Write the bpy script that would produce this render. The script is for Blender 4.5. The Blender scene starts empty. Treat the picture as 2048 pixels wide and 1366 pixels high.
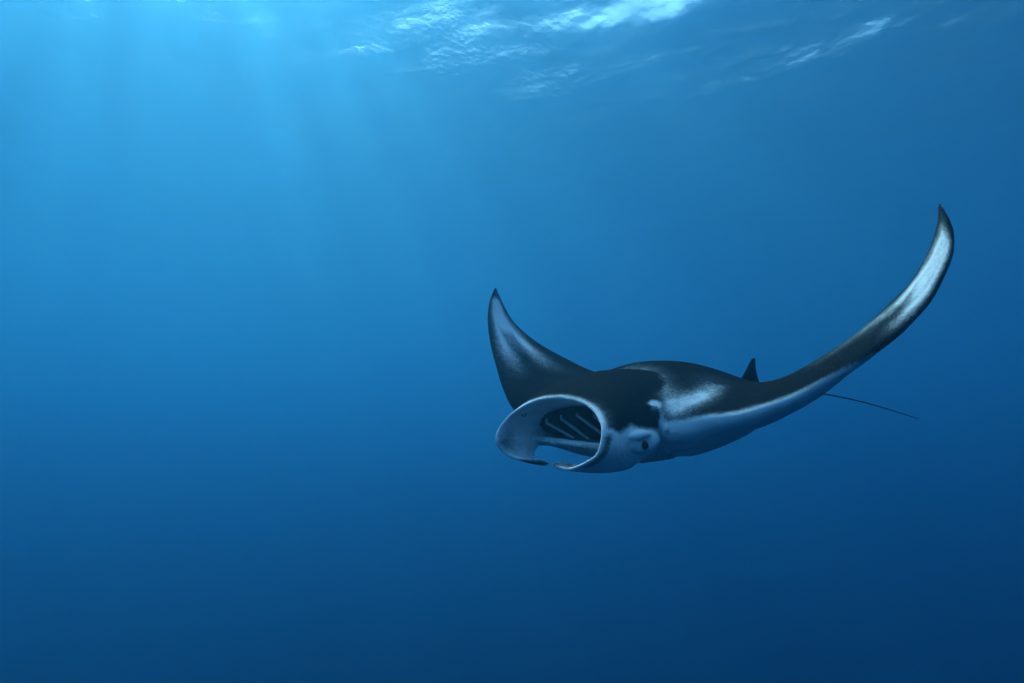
import bpy, bmesh, math
import numpy as np
from mathutils import Vector, Matrix
scene=bpy.context.scene
R=math.radians
# ---- camera
PITCH=12
cam_d=bpy.data.cameras.new('camera'); cam=bpy.data.objects.new('camera',cam_d); scene.collection.objects.link(cam)
cam_d.sensor_width=36; cam_d.lens=24.33; cam_d.clip_end=2000; cam_d.clip_start=.05
cam.location=(0,0,0); cam.rotation_euler=(R(90+PITCH),0,0); scene.camera=cam
SUN_EL,SUN_AZ=R(53),R(-33)   # azimuth from +Y, negative = left
w=bpy.data.worlds.new('World'); scene.world=w; w.use_nodes=True
nt=w.node_tree; bg=nt.nodes['Background']
sky=nt.nodes.new('ShaderNodeTexSky'); sky.sky_type='NISHITA'; sky.sun_disc=False
sky.sun_elevation=SUN_EL; sky.sun_rotation=SUN_AZ
nt.links.new(sky.outputs[0],bg.inputs[0]); bg.inputs[1].default_value=.15
sd=bpy.data.lights.new('sun','SUN'); sd.energy=2.1; sd.angle=R(.5); sd.color=(1,.91,.80)
sun=bpy.data.objects.new('sun',sd); scene.collection.objects.link(sun)
tosun=Vector((math.sin(SUN_AZ)*math.cos(SUN_EL),math.cos(SUN_AZ)*math.cos(SUN_EL),math.sin(SUN_EL)))
sun.rotation_euler=tosun.to_track_quat('Z','Y').to_euler()
scene.view_settings.view_transform='Standard'; scene.view_settings.look='None'
scene.view_settings.exposure=1.98
c=scene.cycles; c.use_denoising=True; c.use_adaptive_sampling=True; c.adaptive_threshold=.03; c.volume_bounces=3; c.max_bounces=8; c.diffuse_bounces=3; c.transparent_max_bounces=8
c.sample_clamp_indirect=4
# ---- water
DEPTH=18.0
def mat(name):
    m=bpy.data.materials.new(name); m.use_nodes=True; m.node_tree.nodes.clear(); return m,m.node_tree.nodes,m.node_tree.links
m,n,l=mat('sea_water')
out=n.new('ShaderNodeOutputMaterial')
# clear ocean water: blue scattered all round, green a little more forwards, fine white particles almost straight on
def vol(col,absorb,dens,g):
    v=n.new('ShaderNodeVolumePrincipled'); v.inputs['Color'].default_value=col+(1,); v.inputs['Absorption Color'].default_value=absorb+(1,)
    v.inputs['Density'].default_value=dens; v.inputs['Anisotropy'].default_value=g; return v.outputs[0]
ab=n.new('ShaderNodeVolumeAbsorption'); ab.inputs['Color'].default_value=(0,1,1,1); ab.inputs['Density'].default_value=.024
parts=[vol((.0001,.003,.53),(0,.03,0),.029,.66),vol((0,1,0),(1,1,1),.0079,.79),vol((.65,1,1),(1,1,1),.0042,.955),ab.outputs[0]]
s_=parts[0]
for q_ in parts[1:]:
    ad=n.new('ShaderNodeAddShader'); l.new(s_,ad.inputs[0]); l.new(q_,ad.inputs[1]); s_=ad.outputs[0]
l.new(s_,out.inputs['Volume'])
def box(name,x0,x1,y0,y1,z0,z1,m):
    me=bpy.data.meshes.new(name)
    v=[(x,y,z) for z in (z0,z1) for y in (y0,y1) for x in (x0,x1)]
    me.from_pydata(v,[],[(0,2,3,1),(4,5,7,6),(0,1,5,4),(2,6,7,3),(0,4,6,2),(1,3,7,5)])
    me.materials.append(m); o=bpy.data.objects.new(name,me); scene.collection.objects.link(o); return o
hz=box('haze',-220,220,-120,300,-110,DEPTH+.7,m); hz['kind']='stuff'
# surface
def waves(X,Y):
    rng=np.random.RandomState(11); Z=np.zeros_like(X)
    for i in range(60):
        lam=.5*(16/.5)**(rng.rand()**1.0); ang=rng.normal(.5,.75); k=2*math.pi/lam
        amp=.0037*lam**.95; ph=rng.rand()*6.28
        p=k*(X*math.cos(ang)+Y*math.sin(ang))+ph
        Z+=amp*(np.sin(p)+.25*np.sin(2*p+.6))*.55
    return Z
xs=np.concatenate([-np.geomspace(200,32,30,endpoint=False),np.linspace(-32,32,440),np.geomspace(32,200,31)[1:]])
ys=np.concatenate([-np.geomspace(110,4,24,endpoint=False),np.linspace(-4,48,380),np.geomspace(48,280,31)[1:]])
X,Y=np.meshgrid(xs,ys); Z=waves(X,Y)
fade=np.clip(1-(np.abs(X)-40)/80,0,1)*np.clip(1-(np.abs(Y-20)-50)/80,0,1)
Z=DEPTH+np.clip(Z*fade,-.6,.6)
nx,ny=len(xs),len(ys)
idx=np.arange(nx*ny).reshape(ny,nx)
F=np.stack([idx[:-1,:-1],idx[:-1,1:],idx[1:,1:],idx[1:,:-1]],-1).reshape(-1,4)
me=bpy.data.meshes.new('sea_surface'); me.from_pydata(np.stack([X,Y,Z],-1).reshape(-1,3).tolist(),[],F.tolist())
me.polygons.foreach_set('use_smooth',np.ones(len(F),bool))
m,n,l=mat('sea_surface')
out=n.new('ShaderNodeOutputMaterial'); mix=n.new('ShaderNodeMixShader'); gl=n.new('ShaderNodeBsdfGlass'); gl.inputs['IOR'].default_value=1.33; tr=n.new('ShaderNodeBsdfTransparent')
gl.inputs['Roughness'].default_value=.22
# noise in the transparent tint stands in for wave-focused daylight, making the light shafts
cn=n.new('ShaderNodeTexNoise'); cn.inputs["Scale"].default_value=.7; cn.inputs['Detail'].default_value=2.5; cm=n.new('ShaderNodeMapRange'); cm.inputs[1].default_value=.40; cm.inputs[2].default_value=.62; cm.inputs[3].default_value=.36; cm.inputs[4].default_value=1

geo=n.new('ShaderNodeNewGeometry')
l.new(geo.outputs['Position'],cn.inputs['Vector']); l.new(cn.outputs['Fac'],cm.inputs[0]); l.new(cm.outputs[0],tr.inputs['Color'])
bn=n.new('ShaderNodeTexNoise'); bn.inputs['Scale'].default_value=3.4; bn.inputs['Detail'].default_value=6; l.new(geo.outputs['Position'],bn.inputs['Vector'])
# wind-ruffled lanes between calmer water
pn=n.new('ShaderNodeTexNoise'); pn.inputs['Scale'].default_value=.16; pn.inputs['Detail'].default_value=2; l.new(geo.outputs['Position'],pn.inputs['Vector'])
pm=n.new('ShaderNodeMapRange'); pm.inputs[1].default_value=.42; pm.inputs[2].default_value=.62; pm.inputs[3].default_value=.12; pm.inputs[4].default_value=1; l.new(pn.outputs['Fac'],pm.inputs[0])
bm_=n.new('ShaderNodeMath'); bm_.operation='MULTIPLY'; l.new(bn.outputs['Fac'],bm_.inputs[0]); l.new(pm.outputs[0],bm_.inputs[1])
bp=n.new('ShaderNodeBump'); bp.inputs['Strength'].default_value=.30; bp.inputs['Distance'].default_value=.12; l.new(bm_.outputs[0],bp.inputs['Height'])
fr=n.new('ShaderNodeFresnel'); fr.inputs['IOR'].default_value=1.33
l.new(bp.outputs[0],gl.inputs['Normal']); l.new(bp.outputs[0],fr.inputs['Normal'])
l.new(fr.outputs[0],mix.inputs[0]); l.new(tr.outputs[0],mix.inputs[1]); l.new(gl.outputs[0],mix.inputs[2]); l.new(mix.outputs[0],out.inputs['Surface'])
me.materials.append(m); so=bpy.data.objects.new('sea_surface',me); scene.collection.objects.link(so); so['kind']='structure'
VOX=.0075

# ================= manta ray =================
from mathutils.kdtree import KDTree
from mathutils.bvhtree import BVHTree
def curve(keys, pts, t):
    """Monotone-ish cubic (Catmull-Rom in key space) through pts at keys, evaluated at t."""
    keys=np.asarray(keys,float); P=np.asarray(pts,float)
    if P.ndim==1: P=P[:,None]
    d=np.zeros_like(P); h=np.diff(keys)[:,None]; sl=np.diff(P,axis=0)/h
    d[1:-1]=(sl[:-1]*h[1:]+sl[1:]*h[:-1])/(h[:-1]+h[1:]); d[0]=sl[0]; d[-1]=sl[-1]
    t=np.clip(np.asarray(t,float),keys[0],keys[-1]); i=np.clip(np.searchsorted(keys,t,side='right')-1,0,len(keys)-2)
    hh=(keys[i+1]-keys[i]); u=((t-keys[i])/hh)[:,None]; hh=hh[:,None]
    return (2*u**3-3*u**2+1)*P[i]+(u**3-2*u**2+u)*hh*d[i]+(-2*u**3+3*u**2)*P[i+1]+(u**3-u**2)*hh*d[i+1]
def ramp(a,b,t):
    t=np.clip((t-a)/(b-a),0,1); return t*t*(3-2*t)
def foil(u): 
    return (.2969*np.sqrt(u)-.126*u-.3516*u**2+.2843*u**3-.1036*u**4)*5/.5
class Shell:
    """Closed meshes gathered for the fused body; every vertex carries part id and two surface coordinates."""
    def __init__(s): s.v=[]; s.f=[]; s.a=[]; s.n=0
    def add(s,V,F,part,A):
        V=np.asarray(V,float).reshape(-1,3); s.v.append(V); s.f+= [tuple(int(k)+s.n for k in q) for q in F]
        A=np.asarray(A,float).reshape(-1,3); s.a.append(np.concatenate([np.full((len(V),1),part),A],1)); s.n+=len(V)
def grid_faces(nr,nc,wrap=False):
    F=[]
    for i in range(nr-1):
        for j in range(nc if wrap else nc-1):
            k=(j+1)%nc; F.append((i*nc+j,i*nc+k,(i+1)*nc+k,(i+1)*nc+j))
    return F
sh=Shell()
# --- disc and pectoral fins: one loft from tip to tip.  key: LE, TE, upper and lower thickness
ST=[ # key, leading edge, trailing edge, tu, tl
 (-1.00,(.03,-1.68,1.015),(.028,-1.682,1.017),.004,.004),
 (-.95,(.13,-1.615,.93),(-.01,-1.665,.90),.012,.010),
 (-.88,(.25,-1.50,.81),(-.05,-1.61,.745),.022,.018),
 (-.80,(.34,-1.39,.69),(-.11,-1.53,.62),.032,.026),
 (-.70,(.42,-1.26,.54),(-.21,-1.41,.485),.046,.042),
 (-.60,(.50,-1.10,.395),(-.33,-1.27,.365),.062,.062),
 (-.50,(.58,-.93,.25),(-.46,-1.10,.245),.085,.085),
 (-.40,(.64,-.76,.14),(-.62,-.88,.16),.12,.12),
 (-.30,(.64,-.60,.07),(-.80,-.60,.10),.17,.18),
 (-.18,(.52,-.42,.07),(-.98,-.26,.055),.235,.24),
 (-.08,(.46,-.18,.08),(-1.07,-.09,.02),.30,.28),
 (0,(.45,0,.085),(-1.09,0,.02),.312,.29),
 (.08,(.46,.18,.08),(-1.07,.09,.02),.30,.28),
 (.18,(.55,.42,.08),(-.99,.24,.03),.235,.25),
 (.30,(.63,.62,.06),(-.84,.50,.10),.15,.17),
 (.38,(.54,.76,.085),(-.72,.70,.19),.085,.135),
 (.46,(.47,.90,.105),(-.60,.90,.305),.055,.12),
 (.54,(.43,1.03,.14),(-.50,1.07,.415),.046,.105),
 (.62,(.38,1.19,.20),(-.41,1.24,.525),.036,.082),
 (.70,(.32,1.35,.295),(-.34,1.40,.648),.028,.058),
 (.78,(.24,1.50,.395),(-.30,1.52,.755),.022,.038),
 (.86,(.15,1.645,.52),(-.275,1.60,.88),.016,.022),
 (.92,(.07,1.75,.675),(-.262,1.637,.965),.012,.013),
 (.96,(-.055,1.782,.86),(-.256,1.652,1.02),.008,.008),
 (.985,(-.16,1.735,.985),(-.252,1.658,1.06),.006,.006),
 (1.0,(-.25,1.66,1.09),(-.251,1.661,1.091),.004,.004)]
K=[q[0] for q in ST]; NS,NU=300,60
ss=np.concatenate([np.linspace(-1,-.9,40,endpoint=False),np.linspace(-.9,.88,200,endpoint=False),np.linspace(.88,1,60)])
LE=curve(K,[q[1] for q in ST],ss); TE=curve(K,[q[2] for q in ST],ss)
tu=np.maximum(curve(K,[q[3] for q in ST],ss)[:,0],.004); tl=np.maximum(curve(K,[q[4] for q in ST],ss)[:,0],.004)
mid=.6*LE+.4*TE; tg=np.gradient(mid,axis=0); tg/=np.linalg.norm(tg,axis=1,keepdims=True)
ch=TE-LE; cn=ch/np.maximum(np.linalg.norm(ch,axis=1,keepdims=True),1e-6)
nn=np.cross(tg,cn); nn/=np.linalg.norm(nn,axis=1,keepdims=True)
uu=(1-np.cos(np.linspace(0,math.pi,NU)))/2
Pf=foil(uu)
minh=.0065*np.sin(np.linspace(0,math.pi,NU))**.3     # keeps the thin rear edge in one piece
V=[];A=[]
for i in range(len(ss)):
    # a little S camber: hollow towards the rear
    base=LE[i]+ch[i]*uu[:,None]
    rear=1-.22*np.clip(1-abs(ss[i])/.4,0,1)*uu
    up=base+nn[i]*(tu[i]*Pf*rear+minh)[:,None]; lo=base-nn[i]*(tl[i]*Pf+minh)[:,None]
    V.append(np.concatenate([up,lo[-2:0:-1]])); 
    A.append(np.concatenate([np.stack([np.full(NU,ss[i]),uu,np.ones(NU)],1),np.stack([np.full(NU-2,ss[i]),uu[-2:0:-1],-np.ones(NU-2)],1)]))
nc=2*NU-2; F=grid_faces(len(ss),nc,True); F.append(tuple(range(nc))[::-1]); F.append(tuple(range((len(ss)-1)*nc,len(ss)*nc)))
sh.add(np.concatenate(V),F,0,np.concatenate(A))
# --- hood of the head: upper lip and the two cephalic lobes
HK=[0,.15,.30,.42,.52,.62,.72,.81,.89,.95,.985,1.0]
RIM=[(.85,0,.232),(.857,.12,.224),(.868,.23,.203),(.895,.33,.165),(.94,.415,.11),(.99,.455,.04),(1.025,.445,-.03),(1.045,.36,-.078),(1.064,.28,-.108),(1.076,.22,-.112),(1.084,.168,-.106),(1.088,.146,-.092)]
BO=[(.28,0,.345),(.28,.15,.335),(.28,.30,.29),(.30,.42,.23),(.35,.50,.15),(.45,.52,.05),(.60,.485,-.06),(.70,.44,-.13),(.78,.37,-.162),(.965,.275,-.122),(1.028,.20,-.096),(1.080,.153,-.084)]
BI=[(.40,0,.12),(.40,.12,.118),(.40,.24,.105),(.42,.34,.075),(.47,.40,.03),(.56,.415,-.02),(.65,.41,-.07),(.72,.395,-.125),(.79,.345,-.15),(.96,.26,-.112),(1.022,.192,-.090),(1.078,.150,-.082)]
CO=[(.66,0,.372),(.66,.14,.362),(.66,.28,.330),(.69,.41,.262),(.74,.50,.14),(.80,.53,.04),(.86,.51,-.05),(.90,.46,-.115),(.93,.37,-.16),(1.02,.265,-.130),(1.078,.165,-.104),(1.090,.142,-.088)]
CI=[(.70,0,.165),(.70,.13,.162),(.70,.25,.15),(.73,.345,.118),(.80,.405,.07),(.85,.425,.0),(.88,.41,-.06),(.91,.375,-.115),(.935,.31,-.14),(1.01,.245,-.118),(1.070,.16,-.098),(1.086,.142,-.086)]
NP,NV=150,36
ph=np.linspace(-1,1,2*NP+1); ab=np.abs(ph); sg=np.where(ph<0,-1.,1.)
# the two lobe tips hang differently: the right one is twisted further in
RTIP=dict(R=[(.993,.43,-.096),(.953,.36,-.134),(.921,.25,-.137),(.902,.135,-.136),(.896,.085,-.155)],
 BO=[(.75,.43,-.130),(.83,.34,-.166),(.885,.235,-.180),(.892,.135,-.176),(.896,.088,-.160)],BI=[(.75,.395,-.125),(.83,.325,-.158),(.884,.228,-.172),(.891,.128,-.168),(.895,.086,-.156)],
 CO=[(.90,.46,-.130),(.915,.37,-.165),(.926,.24,-.166),(.914,.120,-.160),(.905,.078,-.156)],CI=[(.89,.39,-.11),(.90,.315,-.146),(.912,.23,-.156),(.904,.115,-.156),(.900,.076,-.153)])
def sided(L,key):
    Rr=L[:7]+RTIP[key]; q=np.where((ph<0)[:,None],curve(HK,Rr,ab),curve(HK,L,ab)); q[:,1]*=sg; return q
rim,bo,bi,co,ci=[sided(L,k) for L,k in ((RIM,'R'),(BO,'BO'),(BI,'BI'),(CO,'CO'),(CI,'CI'))]
v=np.linspace(0,1,NV)[None,:,None]
SO=(1-v)**2*bo[:,None]+2*v*(1-v)*co[:,None]+v*v*rim[:,None]
SI=(1-v)**2*bi[:,None]+2*v*(1-v)*ci[:,None]+v*v*rim[:,None]
# outward offset so that the rim is a rounded edge about 2.4 cm thick
ctr=np.array([.6,0,.03])
tp=np.gradient(rim,axis=0); tb=rim-co; nr=np.cross(tp,tb); nr/=np.linalg.norm(nr,axis=1,keepdims=True)
out=np.sign((nr*(rim-np.array([1.0,0,.05]))).sum(1)); nr*=np.where(ab>.97,1,1)[:,None]*np.sign((nr[NP]*np.array([0,0,1])).sum())
hth=.0085
tipk=ramp(.80,.90,ab)[:,None,None]; off=hth*np.maximum(v**.5,.85*tipk); SO=SO+nr[:,None]*off; SI=SI-nr[:,None]*off
VV=np.concatenate([SO,SI[:,::-1]],1)       # ring: outer back..rim, inner rim..back
nc=2*NV; F=grid_faces(2*NP+1,nc,True); F.append(tuple(range(nc))[::-1]); F.append(tuple(range(2*NP*nc,(2*NP+1)*nc)))
vo=np.broadcast_to(np.linspace(0,1,NV),(2*NP+1,NV)); pp=np.broadcast_to(ph[:,None],(2*NP+1,NV))
AO=np.stack([pp,vo,np.ones_like(vo)],-1); AI=np.stack([pp,vo,-np.ones_like(vo)],-1)
sh.add(VV.reshape(-1,3),F,1,np.concatenate([AO,AI[:,::-1]],1).reshape(-1,3))
def tube(path,rad,nseg=10,sub=40):
    path=np.asarray(path,float); t=np.linspace(0,1,sub); P=curve(np.linspace(0,1,len(path)),path,t); r=curve(np.linspace(0,1,len(rad)),rad,t)[:,0]
    tg=np.gradient(P,axis=0); tg/=np.linalg.norm(tg,axis=1,keepdims=True); up=np.array([.1,.2,1.]); a=np.cross(tg,up); a/=np.linalg.norm(a,axis=1,keepdims=True); b=np.cross(tg,a)
    w_=np.linspace(0,2*math.pi,nseg,endpoint=False)
    V=(P[:,None]+r[:,None,None]*(a[:,None]*np.cos(w_)[None,:,None]+b[:,None]*np.sin(w_)[None,:,None])).reshape(-1,3)
    F=grid_faces(sub,nseg,True); F.append(tuple(range(nseg))[::-1]); F.append(tuple(range((sub-1)*nseg,sub*nseg)))
    return V,F
# --- lower jaw
ny=60; yy=np.linspace(-.455,.455,ny); V=[];A=[]
for y in yy:
    e=abs(y)/.455; xl=.80-.075*e**3; zb=.10*e**2
    sec=[(.20,-.06),(.45,-.075),(.62,-.072),(xl-.08,-.060),(xl-.03,-.046),(xl-.008,-.040),(xl,-.050),(xl-.004,-.062),(xl-.04,-.088),(xl-.12,-.13+.3*zb),(.55,-.185+.5*zb),(.38,-.215+.7*zb),(.20,-.20+zb)]
    t=np.linspace(0,1,60); q=curve(np.linspace(0,1,len(sec)),sec,t)
    V.append(np.stack([q[:,0],np.full(60,y),q[:,1]],1)); A.append(np.stack([np.full(60,y),t,np.ones(60)],1))
F=grid_faces(ny,60,True); F.append(tuple(range(60))[::-1]); F.append(tuple(range((ny-1)*60,ny*60)))
sh.add(np.concatenate(V),F,2,np.concatenate(A))
for dx,dz,r_ in ((-.004,-.046,.0125),(-.05,-.044,.010)):
    V,F=tube([(.725+dx,-.45,dz-.012),(.775+dx,-.28,dz-.004),(.80+dx,0,dz),(.775+dx,.28,dz-.004),(.725+dx,.45,dz-.012)],[r_]*5,12,60); sh.add(V,F,7,np.zeros((len(V),3)))
# --- brow bulges round the eyes, fold behind the head, dorsal fin, tail root
def ellipsoid(c,r,part,n=24,m_=32,rz=0):
    th=np.linspace(0,math.pi,n)[1:-1]; p2=np.linspace(0,2*math.pi,m_,endpoint=False)
    P=np.array([(r[0]*math.sin(a)*math.cos(b),r[1]*math.sin(a)*math.sin(b),r[2]*math.cos(a)) for a in th for b in p2])
    cz,sz=math.cos(rz),math.sin(rz); P=P@np.array([[cz,sz,0],[-sz,cz,0],[0,0,1]])+np.array(c)
    V=np.concatenate([P,[np.array(c)+[0,0,r[2]]],[np.array(c)-[0,0,r[2]]]]); k=len(th)
    F=grid_faces(k,m_,True)+[(k*m_,(j+1)%m_,j) for j in range(m_)]+[(k*m_+1,(k-1)*m_+j,(k-1)*m_+(j+1)%m_) for j in range(m_)]
    sh.add(V,F,part,np.zeros((len(V),3)))
for sd_ in (1,-1):
    ellipsoid((.725,.49*sd_,-.005),(.115,.074,.068),3,rz=-.3*sd_)
    ellipsoid((.765,.520*sd_,.036),(.070,.044,.030),3,rz=-.35*sd_)
    ellipsoid((.60,.425*sd_,-.075),(.13,.05,.055),2)
    ellipsoid((.44,.44*sd_,.115),(.24,.17,.115),6)
V,F=tube([(-1.0,0,.05),(-1.15,0,.035),(-1.4,.01,0.0)],[.055,.04,.016],12); sh.add(V,F,4,np.zeros((len(V),3)))
# dorsal fin: thin blade
V=[]; 
for k in range(14):
    h=k/13; x0=-.80-.265*h**.9; x1=-1.15+.035*math.sin(h*math.pi)*.6+.035*h; z=.06+.215*h
    c_=max(x0-x1,.012); q=np.linspace(0,2*math.pi,24,endpoint=False)
    V.append(np.stack([(x0+x1)/2+c_/2*np.cos(q),.012*(1-.5*h)*np.sin(q),np.full(24,z)],1))
F=grid_faces(14,24,True); F.append(tuple(range(24))[::-1]); F.append(tuple(range(13*24,14*24)))
V=np.concatenate(V); sh.add(V,F,5,np.zeros((len(V),3)))

SV=np.concatenate(sh.v); SA=np.concatenate(sh.a)
src=bpy.data.meshes.new('manta_source'); src.from_pydata(SV.tolist(),[],sh.f); src.update()
import bmesh
bm=bmesh.new(); bm.from_mesh(src); bmesh.ops.recalc_face_normals(bm,faces=bm.faces); bm.to_mesh(src); bm.free()
tmp=bpy.data.objects.new('manta_source',src); scene.collection.objects.link(tmp)
md=tmp.modifiers.new('fuse','REMESH'); md.mode='VOXEL'; md.voxel_size=VOX; md.use_smooth_shade=True
sm=tmp.modifiers.new('ease','SMOOTH'); sm.factor=.5; sm.iterations=5
dg=bpy.context.evaluated_depsgraph_get(); body_me=bpy.data.meshes.new_from_object(tmp.evaluated_get(dg)); body_me.name='body'
bpy.data.objects.remove(tmp); bpy.data.meshes.remove(src)
nv=len(body_me.vertices); BV=np.empty(nv*3); body_me.vertices.foreach_get('co',BV); BV=BV.reshape(-1,3)
print('body verts',nv)

# ease the joint between head and disc: Laplacian smoothing where they meet
ne=len(body_me.edges); ED=np.empty(ne*2,int); body_me.edges.foreach_get('vertices',ED); ED=ED.reshape(-1,2)
def ease(mask,iters,amt=.6):
    idx=np.nonzero(mask>0)[0]; sel=np.zeros(nv,bool); sel[idx]=True
    e=ED[sel[ED[:,0]]|sel[ED[:,1]]]; ee=np.concatenate([e,e[:,::-1]]); ee=ee[sel[ee[:,0]]]
    loc=-np.ones(nv,int); loc[idx]=np.arange(len(idx)); a=loc[ee[:,0]]; b=ee[:,1]
    cnt=np.bincount(a,minlength=len(idx))[:,None]; m_=(mask[idx]*amt)[:,None]
    for _ in range(iters):
        S=np.stack([np.bincount(a,BV[b,k],minlength=len(idx)) for k in range(3)],1)/cnt
        BV[idx]+=m_*(S-BV[idx])
x_,y_,z_=BV.T.copy(); ay=np.abs(y_)
mk=ramp(.10,.22,x_)*(1-ramp(.58,.74,x_))*(1-ramp(.66,.80,ay))*ramp(.03,.09,z_-.25*np.clip(.5-ay,0,.15))
mk*=1-((ay<.40)&(z_<.17)&(x_>.40))
ease(mk,160)
mk2=ramp(.15,.3,x_)*(1-ramp(.62,.72,x_))*(1-ramp(.65,.8,ay))*(z_<-.02)*((z_<-.10)|(ay>.43))
ease(mk2.astype(float),60)
ease(np.ones(nv)*.5,2)
body_me.vertices.foreach_set('co',BV.ravel()); body_me.update()
# --- fine relief: fold behind the head, gill folds under the throat, creases round the eye
for sd_ in (1,-1):
    yv=BV[:,1]*sd_
    FP=curve(np.linspace(0,1,5),[(.625,.485,.176),(.606,.515,.165),(.608,.548,.135),(.618,.574,.092),(.628,.60,.040)],np.linspace(0,1,40))
    cand=np.nonzero((np.abs(BV[:,0]-.61)<.12)&(np.abs(yv-.54)<.14)&(np.abs(BV[:,2]-.11)<.15))[0]
    Q=np.stack([BV[cand,0],yv[cand],BV[cand,2]],1); dd=np.linalg.norm(Q[:,None]-FP[None],axis=2); d0=dd.min(1); k0=dd.argmin(1)
    ahead=Q[:,0]-FP[k0,0]+.6*(Q[:,1]-FP[k0,1])*0
    nb=np.empty(nv*3); body_me.vertex_normals.foreach_get('vector',nb); nb=nb.reshape(-1,3)
    lift=.016*np.exp(-((d0-.006)/.016)**2)*np.where(ahead>0,1,.15)-.004*np.exp(-((d0-.014)/.014)**2)*(ahead<0)
    BV[cand]+=nb[cand]*lift[:,None]
    fold_d=np.full(nv,9.); fold_d[cand]=d0
    if sd_==1: fdist=fold_d; fk=np.zeros(nv); fk[cand]=k0/39
    else:
        fk2=np.zeros(nv); fk2[cand]=k0/39; fk=np.where(fold_d<fdist,fk2,fk); fdist=np.minimum(fdist,fold_d)
ay=np.abs(BV[:,1])
under=(nb[:,2]<.05)&(BV[:,0]<.66)&(BV[:,0]>-.1)&(ay>.12)&(ay<.9)
gl_=np.zeros(nv)
for k in range(5):
    xc=.50-.115*k-.55*(ay-.42)**2+.10*(ay-.45)
    gl_-=np.exp(-((BV[:,0]-xc)/.013)**2)*.026*ramp(.17,.27,ay)*(1-ramp(.66,.84,ay))
    gl_+=np.exp(-((BV[:,0]-xc-.028)/.016)**2)*.012*ramp(.17,.27,ay)*(1-ramp(.66,.84,ay))
BV+=nb*(gl_*under)[:,None]
ed=np.sqrt((BV[:,0]-.755)**2+(1.25*(BV[:,2]-.0))**2); chk=(BV[:,0]>.56)&(ay>.36)&(BV[:,2]<.03)&(nb[:,1]*np.sign(BV[:,1])>.05)
BV+=nb*(.0012*np.sin(ed*2*math.pi/.030)*ramp(.05,.09,ed)*(1-ramp(.17,.26,ed))*chk)[:,None]
# eye socket: a shallow pit with a lid above
pit=np.exp(-(((BV[:,0]-.755)/.034)**2+((BV[:,2]+.004)/.034)**2))*(ay>.45)
BV-=nb*(.016*pit)[:,None]
body_me.vertices.foreach_set('co',BV.ravel()); body_me.update()

# --- pigment: 0 = black back, 1 = white.  Follows the animal's own markings, in its own coordinates
kd=KDTree(len(SV))
for i,p in enumerate(SV): kd.insert(p,i)
kd.balance()
near=np.fromiter((kd.find(p)[1] for p in BV),int,nv)
NA=SA[near]; part,c1,c2,side=NA.T
x,y,z=BV.T; ay=np.abs(y)
sstep=ramp
nrm=np.empty(nv*3); body_me.vertex_normals.foreach_get('vector',nrm); nrm=nrm.reshape(-1,3)
light=np.zeros(nv)
def blob(cx,cy,sx,sy,a): return a*np.exp(-((x-cx)/sx)**2-((y-cy)/sy)**2)
# disc and fins
a_=np.where(c1>0,np.interp(c1,[0,.5,.79,.875,.955,1],[0,.45,.60,.78,.93,1]),np.abs(c1)); c=c2
edge=np.where(c1<0,.3,1)*np.interp(np.abs(c1),[0,.25,.5,.62,.74,.84,1],[.004,.006,.028,.026,.006,.003,.003])
up=np.where(c1<-.3,0,1)*(1-sstep(.1*edge,2*edge,c))*(1-sstep(.72,.80,np.abs(c1)))
core=np.where(c1<0,1.,.88)*sstep(.64,.80,a_)*(1-.75*sstep(.93,.965,a_))*sstep(.0,.26,c)*(1-.9*sstep(.40,.98,c))
le_s=np.exp(-((c-.15)/.11)**2)*np.where(c1<0,sstep(.40,.72,a_),sstep(.56,.80,a_))*(1-sstep(.93,.97,a_))*.95
te_c=np.interp(a_,[.5,.8],[.50,.52]); te_s=np.exp(-((c-te_c)/.17)**2)*sstep(.40,.72,a_)*(1-sstep(.92,.96,a_))*.95
core=np.maximum(core,np.where(c1<0,.62,.3)*sstep(.52,.74,a_)*(1-.7*sstep(.93,.965,a_))*sstep(.0,.2,c)*(1-sstep(.45,.9,c)))
fin=np.maximum(core,np.maximum(le_s,te_s))
patch=np.clip(blob(.55,.575,.07,.075,.72)+blob(.46,.61,.11,.085,.65)+blob(.37,.635,.10,.08,.52)+blob(.26,.60,.10,.08,.52)+blob(.14,.545,.09,.07,.46)+blob(.44,.45,.085,.07,.5)
  +blob(.36,.30,.10,.09,.52)+blob(.27,.15,.10,.10,.48)+blob(.22,-.02,.08,.09,.34)+blob(.02,.45,.14,.09,.16)-blob(.585,.475,.03,.03,.5),0,.86)
dorsal=np.maximum(np.maximum(up,fin),patch)
disc=(part==0)|(part==6)
light[disc]=np.where(side[disc]<0,.95,dorsal[disc])
six=part==6; light[six]=patch[six]
# under side of the fins: dusky rear margin and tips
um=disc&(side<0); light[um]=(1-.75*sstep(.80,.97,c)*sstep(.15,.5,np.abs(c1)))[um]
lm=um&(c1<-.3)&(c<.3); light[lm]*=(1-.92*sstep(.3,.42,-c1)*(1-sstep(.18,.3,c)))[lm]
lm=um&(c1>.74)&(c<.3); light[lm]*=(1-.9*sstep(.74,.84,c1)*(1-sstep(.1,.3,c)))[lm]
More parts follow.
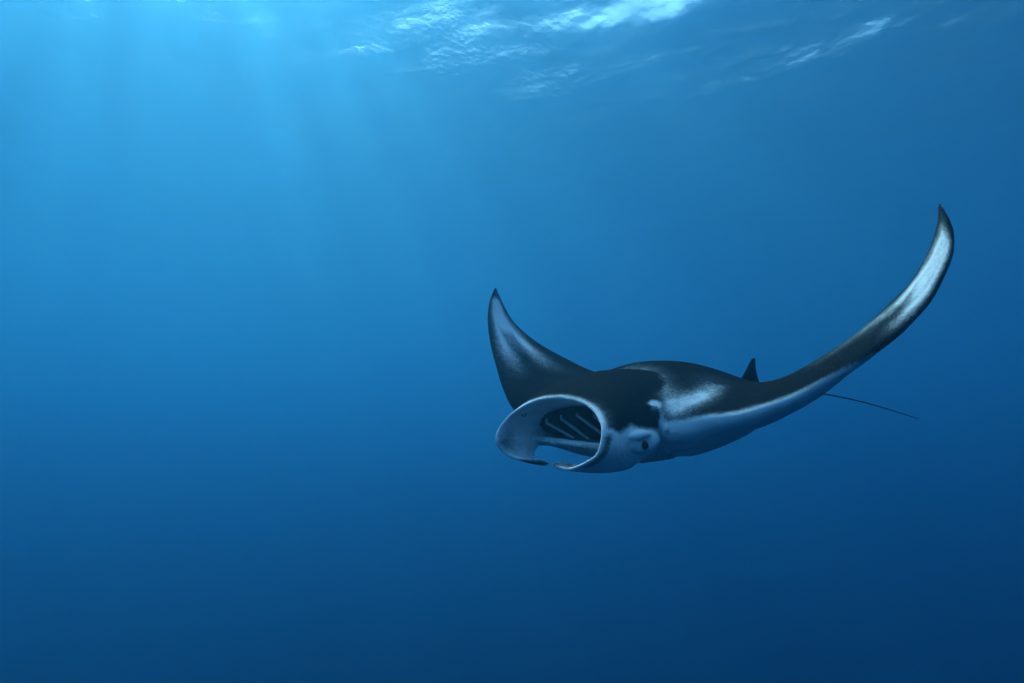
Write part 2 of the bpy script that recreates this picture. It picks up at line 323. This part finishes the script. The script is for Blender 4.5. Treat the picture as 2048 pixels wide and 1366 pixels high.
# head
zb=np.interp(x,[.55,.63,.72,.79,.83,.875,.91,1.0],[.050,.052,.072,.102,.088,.068,.10,.12])
headside=1-sstep(zb-.022,zb+.020,z)
ap=np.abs(c1); h=part==1
ho=h&(side>0)
band=.9*sstep(.90,.985,c2)*(1-sstep(.75,.9,ap))+sstep(.76,.98,c2)*.5*sstep(.25,.5,ap)
t1=np.maximum(headside*sstep(.40,.5,ap),band)
dusk=np.exp(-((c2-.90)/.055)**2)*sstep(.56,.62,ap)*(1-sstep(.78,.88,ap))
t1=t1*(1-.72*dusk)
tg_=.18+.75*np.abs(2*c2-1)**1.5; t1=np.where((c1<0)&(ap>.86),t1+(tg_-t1)*sstep(.86,.92,ap),t1)
light[ho]=np.clip(t1,0,1)[ho]
hi=h&(side<0)
t2=.92-.22*np.exp(-((ap-.72)/.10)**2-((c2-.80)/.16)**2)*1.6+.2*sstep(.5,.3,c2)*0
t2=np.where((c1<0)&(ap>.80)&(c2<.3),.9,t2)
t2=np.where((c1>0)&(ap>.90),.35,t2)
light[hi]=t2[hi]
light[h]=np.maximum(light,np.maximum(sstep(.94,.99,c2)*.98,.9*(1-sstep(.02,.10,c2))*sstep(.88,.93,ap)))[h]
light[(part==2)]=.8; light[part==7]=1
jl=(part==2)&(x>.66)&(z>-.075)&(ay<.36); light[jl]=.72
e=(part==3)&(z>-.2); light[e]=headside[e]
shx=(disc)&(x>.56)&(z<.08); light[shx]=np.maximum(light,headside)[shx]
# white spot and pale line of the fold
spot=np.exp(-((x-.603)/.026)**2-((ay-.503)/.028)**2-((z-.182)/.045)**2)
light=np.maximum(light,np.clip(spot*3.2,0,1)); light=np.maximum(light,1.0*np.exp(-(fdist/.011)**2)*(fk<.9))
# pale bloom along the fin edges

light[part==4]=.0; light[part==5]=0
# soften on the skin so that no step follows the mesh
A0=np.concatenate([ED[:,0],ED[:,1]]); B0=np.concatenate([ED[:,1],ED[:,0]]); deg=np.bincount(A0,minlength=nv)
for _ in range(5): light=.5*light+.5*np.bincount(A0,light[B0],minlength=nv)/deg
# along-the-fin coordinate for streaks in the pigment
inside=((part==1)&(side<0)&(c2<.8))|(part==2)
def set_attr(me,name,val):
    a=me.attributes.new(name,'FLOAT','POINT'); a.data.foreach_set('value',np.ascontiguousarray(val,dtype=np.float32))
set_attr(body_me,'light',light)
root=bpy.data.objects.new('manta_ray',None); scene.collection.objects.link(root); root.empty_display_size=.3
root.matrix_world=Matrix(((-.795596,.599019,-.090566,.98),(-.568303,-.789726,-.231006,4.572011),(-.209899,-.132318,.968728,.470864),(0,0,0,1)))
root['label']='black and white manta ray gliding with its mouth open and fins raised'; root['category']='manta ray'
def child(name,me,m,par=None):
    if not me.materials: me.materials.append(m)
    o=bpy.data.objects.new(name,me); scene.collection.objects.link(o); o.parent=par or root; return o
def mesh(name,V,F,smooth=True):
    me=bpy.data.meshes.new(name); me.from_pydata(np.asarray(V,float).reshape(-1,3).tolist(),[],[tuple(int(i) for i in f) for f in F])
    b=bmesh.new(); b.from_mesh(me); bmesh.ops.recalc_face_normals(b,faces=b.faces); b.to_mesh(me); b.free()
    me.polygons.foreach_set('use_smooth',np.full(len(me.polygons),smooth)); return me
def plain(name,col,rough=.5,spec=.2,noise=None):
    m,n,l=mat(name); o=n.new('ShaderNodeOutputMaterial'); b=n.new('ShaderNodeBsdfPrincipled'); b.inputs['Roughness'].default_value=rough; b.inputs['Specular IOR Level'].default_value=spec
    tc=n.new('ShaderNodeTexCoord'); nz=n.new('ShaderNodeTexNoise'); nz.inputs['Scale'].default_value=noise or 20; nz.inputs['Detail'].default_value=4
    mx=n.new('ShaderNodeMix'); mx.data_type='RGBA'; mx.inputs[6].default_value=tuple(c*.75 for c in col)+(1,); mx.inputs[7].default_value=tuple(min(c*1.25,.9) for c in col)+(1,)
    l.new(tc.outputs['Object'],nz.inputs['Vector']); l.new(nz.outputs['Fac'],mx.inputs[0]); l.new(mx.outputs[2],b.inputs['Base Color']); l.new(b.outputs[0],o.inputs['Surface']); return m
# skin: pigment attribute roughened by fine noise so that the edges of the markings look brushed
m,n,l=mat('manta_skin')
out=n.new('ShaderNodeOutputMaterial'); bs=n.new('ShaderNodeBsdfPrincipled'); at=n.new('ShaderNodeAttribute'); at.attribute_name='light'
tc=n.new('ShaderNodeTexCoord')
def noise(scale,detail,stretch=None,rough=.6):
    q=n.new('ShaderNodeTexNoise'); q.inputs['Scale'].default_value=scale; q.inputs['Detail'].default_value=detail; q.inputs['Roughness'].default_value=rough
    if stretch:
        mp=n.new('ShaderNodeMapping'); mp.inputs['Scale'].default_value=stretch; l.new(tc.outputs['Object'],mp.inputs[0]); l.new(mp.outputs[0],q.inputs['Vector'])
    else: l.new(tc.outputs['Object'],q.inputs['Vector'])
    return q.outputs['Fac']
def math_(op,a,b,c=None):
    q=n.new('ShaderNodeMath'); q.operation=op
    for i,v_ in enumerate((a,b,c)):
        if v_ is None: continue
        if isinstance(v_,(int,float)): q.inputs[i].default_value=v_
        else: l.new(v_,q.inputs[i])
    return q.outputs[0]
n1=noise(22,6,None,.7); n2=noise(30,4,(1.2,6,6)); n3=noise(130,3)
sp=math_('ADD',math_('MULTIPLY',math_('SUBTRACT',n1,.5),.55),math_('MULTIPLY',math_('SUBTRACT',n2,.5),.55))
sp=math_('ADD',sp,math_('MULTIPLY',math_('SUBTRACT',n3,.5),.7))
# the noise acts where the pigment is between black and white
lt=at.outputs['Fac']; am=math_('MULTIPLY',math_('MULTIPLY',lt,math_('SUBTRACT',1.0,lt)),4.0)
pv=math_('ADD',lt,math_('MULTIPLY',sp,math_('ADD',math_('MULTIPLY',am,1.0),.14)))
vo_=n.new('ShaderNodeTexVoronoi'); vo_.inputs['Scale'].default_value=42; l.new(tc.outputs['Object'],vo_.inputs['Vector'])
dots=math_('MULTIPLY',math_('LESS_THAN',vo_.outputs['Distance'],.13),math_('MULTIPLY',math_('GREATER_THAN',noise(5,2),.56),.32))
scr=math_('MULTIPLY',math_('GREATER_THAN',noise(9,3,(.6,9,9),.5),.70),.16)
pv=math_('ADD',math_('ADD',pv,dots),scr)
pv=math_('ADD',pv,math_('MULTIPLY',math_('SUBTRACT',noise(3.5,5),.5),.16))
cr=n.new('ShaderNodeValToRGB'); l.new(pv,cr.inputs[0]); el=cr.color_ramp.elements
el[0].position=.05; el[0].color=(.018,.020,.019,1); el[1].position=.95; el[1].color=(.90,.91,.90,1)
k=el.new(.30); k.color=(.06,.075,.077,1); k=el.new(.65); k.color=(.33,.37,.375,1)
l.new(cr.outputs[0],bs.inputs['Base Color']); bs.inputs['Roughness'].default_value=.55; bs.inputs['Specular IOR Level'].default_value=.0; bs.inputs['IOR'].default_value=1.04
bp=n.new('ShaderNodeBump'); bp.inputs['Strength'].default_value=.5; bp.inputs['Distance'].default_value=.006; l.new(n3,bp.inputs['Height']); l.new(bp.outputs[0],bs.inputs['Normal'])
l.new(bs.outputs[0],out.inputs['Surface'])
body=child('body',body_me,m)
# tail whip
V,F=tube([(-1.10,0,.028),(-1.40,.02,-.005),(-1.77,.15,-.088),(-2.19,.30,-.222),(-2.58,.50,-.395)],[.03,.013,.007,.0055,.0035],10,90)
dark=plain('dark_skin',(.016,.019,.02),.5,.2)
child('tail',mesh('tail',V,F),dark)
# eyes: dark lens narrowing upwards under the brow
def drop(c,r,yaw):
    th=np.linspace(0,math.pi,18)[1:-1]; p2=np.linspace(0,2*math.pi,24,endpoint=False); P=[]
    for a in th:
        zz=math.cos(a); w_=math.sin(a)*(1-.45*max(zz,0)-.1*zz)
        for b in p2: P.append((r[0]*w_*math.cos(b),r[1]*w_*math.sin(b),r[2]*zz))
    P.append((0,0,r[2])); P.append((0,0,-r[2])); k=len(th)
    F=grid_faces(k,24,True)+[(k*24,(j+1)%24,j) for j in range(24)]+[(k*24+1,(k-1)*24+j,(k-1)*24+(j+1)%24) for j in range(24)]
    cy,sy=math.cos(yaw),math.sin(yaw); P=np.array(P)@np.array([[cy,sy,0],[-sy,cy,0],[0,0,1]])+np.array(c); return P,F
eye_m=plain('eye',(.006,.008,.01),.12,.5)
for sd_ in (1,-1):
    V,F=drop((.757,.548*sd_,-.012),(.020,.014,.026),-.3*sd_); child('eye',mesh('eye',V,F),eye_m)
# inside of the mouth: dark gill plates with pale arches
plate_m=plain('gill_plate',(.012,.02,.026),.6,.1); arch_m=plain('gill_arch',(.6,.64,.65),.5,.1)
PLN=[(.72,-.375),(.665,-.33),(.61,-.25),(.565,-.14),(.55,0),(.565,.14),(.61,.25),(.665,.33),(.72,.375)]
q=curve(np.linspace(0,1,9),PLN,np.linspace(0,1,41)); V=[]
for i,(px_,py_) in enumerate(q):
    t=abs(i-20)/20; half=.092*math.sqrt(max(1-t**2.6,.0))+.002; zc=.042-.010*t
    for k in range(9): V.append((px_+.0,py_,zc+half*(k/4-1)))
F=grid_faces(41,9); V=np.array(V); V2=V+np.array([-.012,0,0]); nb_=len(V)
F=F+[tuple(i+nb_ for i in f[::-1]) for f in F]
bd=[k for k in range(9)]+[9*i+8 for i in range(1,41)]+[360+k for k in range(7,-1,-1)]+[9*i for i in range(39,0,-1)]
F+=[(bd[i],bd[(i+1)%len(bd)],bd[(i+1)%len(bd)]+nb_,bd[i]+nb_) for i in range(len(bd))]
child('gill_plate',mesh('gill_plate',np.concatenate([V,V2]),F),plate_m)
def line(p,q,hook):
    p=np.array(p); q=np.array(q); return [p+np.array(hook)]+[p+(q-p)*t for t in (0,.08,.3,.6,1)]
for p_,q_,h_ in (((.695,-.335,.042),(.665,-.12,-.046),(.004,.004,.030)),((.655,-.235,.068),(.655,0,-.042),(.004,.006,.024)),((.62,-.125,.090),(.64,.10,-.002),(0,.004,.014)),((.61,.02,.094),(.65,.22,.008),(0,.004,.010))):
    V,F=tube(line(p_,q_,h_),[.007,.009,.010,.010,.010,.009],8,36); child('gill_arch',mesh('gill_arch',V,F),arch_m)
# nostril ring on the right inner lip
cN=np.array([.846,-.368,.118]); tN=np.array([.5,.86,-.1]); tN/=np.linalg.norm(tN); aN=np.cross(tN,[0,0,1.]); aN/=np.linalg.norm(aN); bN=np.cross(tN,aN)
w_=np.linspace(0,2*math.pi,20,endpoint=False); V=[]
for a in w_:
    dirv=aN*math.cos(a)*1.0+bN*math.sin(a)*.7
    for b in np.linspace(0,2*math.pi,8,endpoint=False): V.append(cN+dirv*(.014+.0035*math.cos(b))+tN*.0035*math.sin(b))
F=grid_faces(20,8,True)+[(19*8+j,19*8+(j+1)%8,(j+1)%8,j) for j in range(8)]
child('nostril',mesh('nostril',V,F),dark)
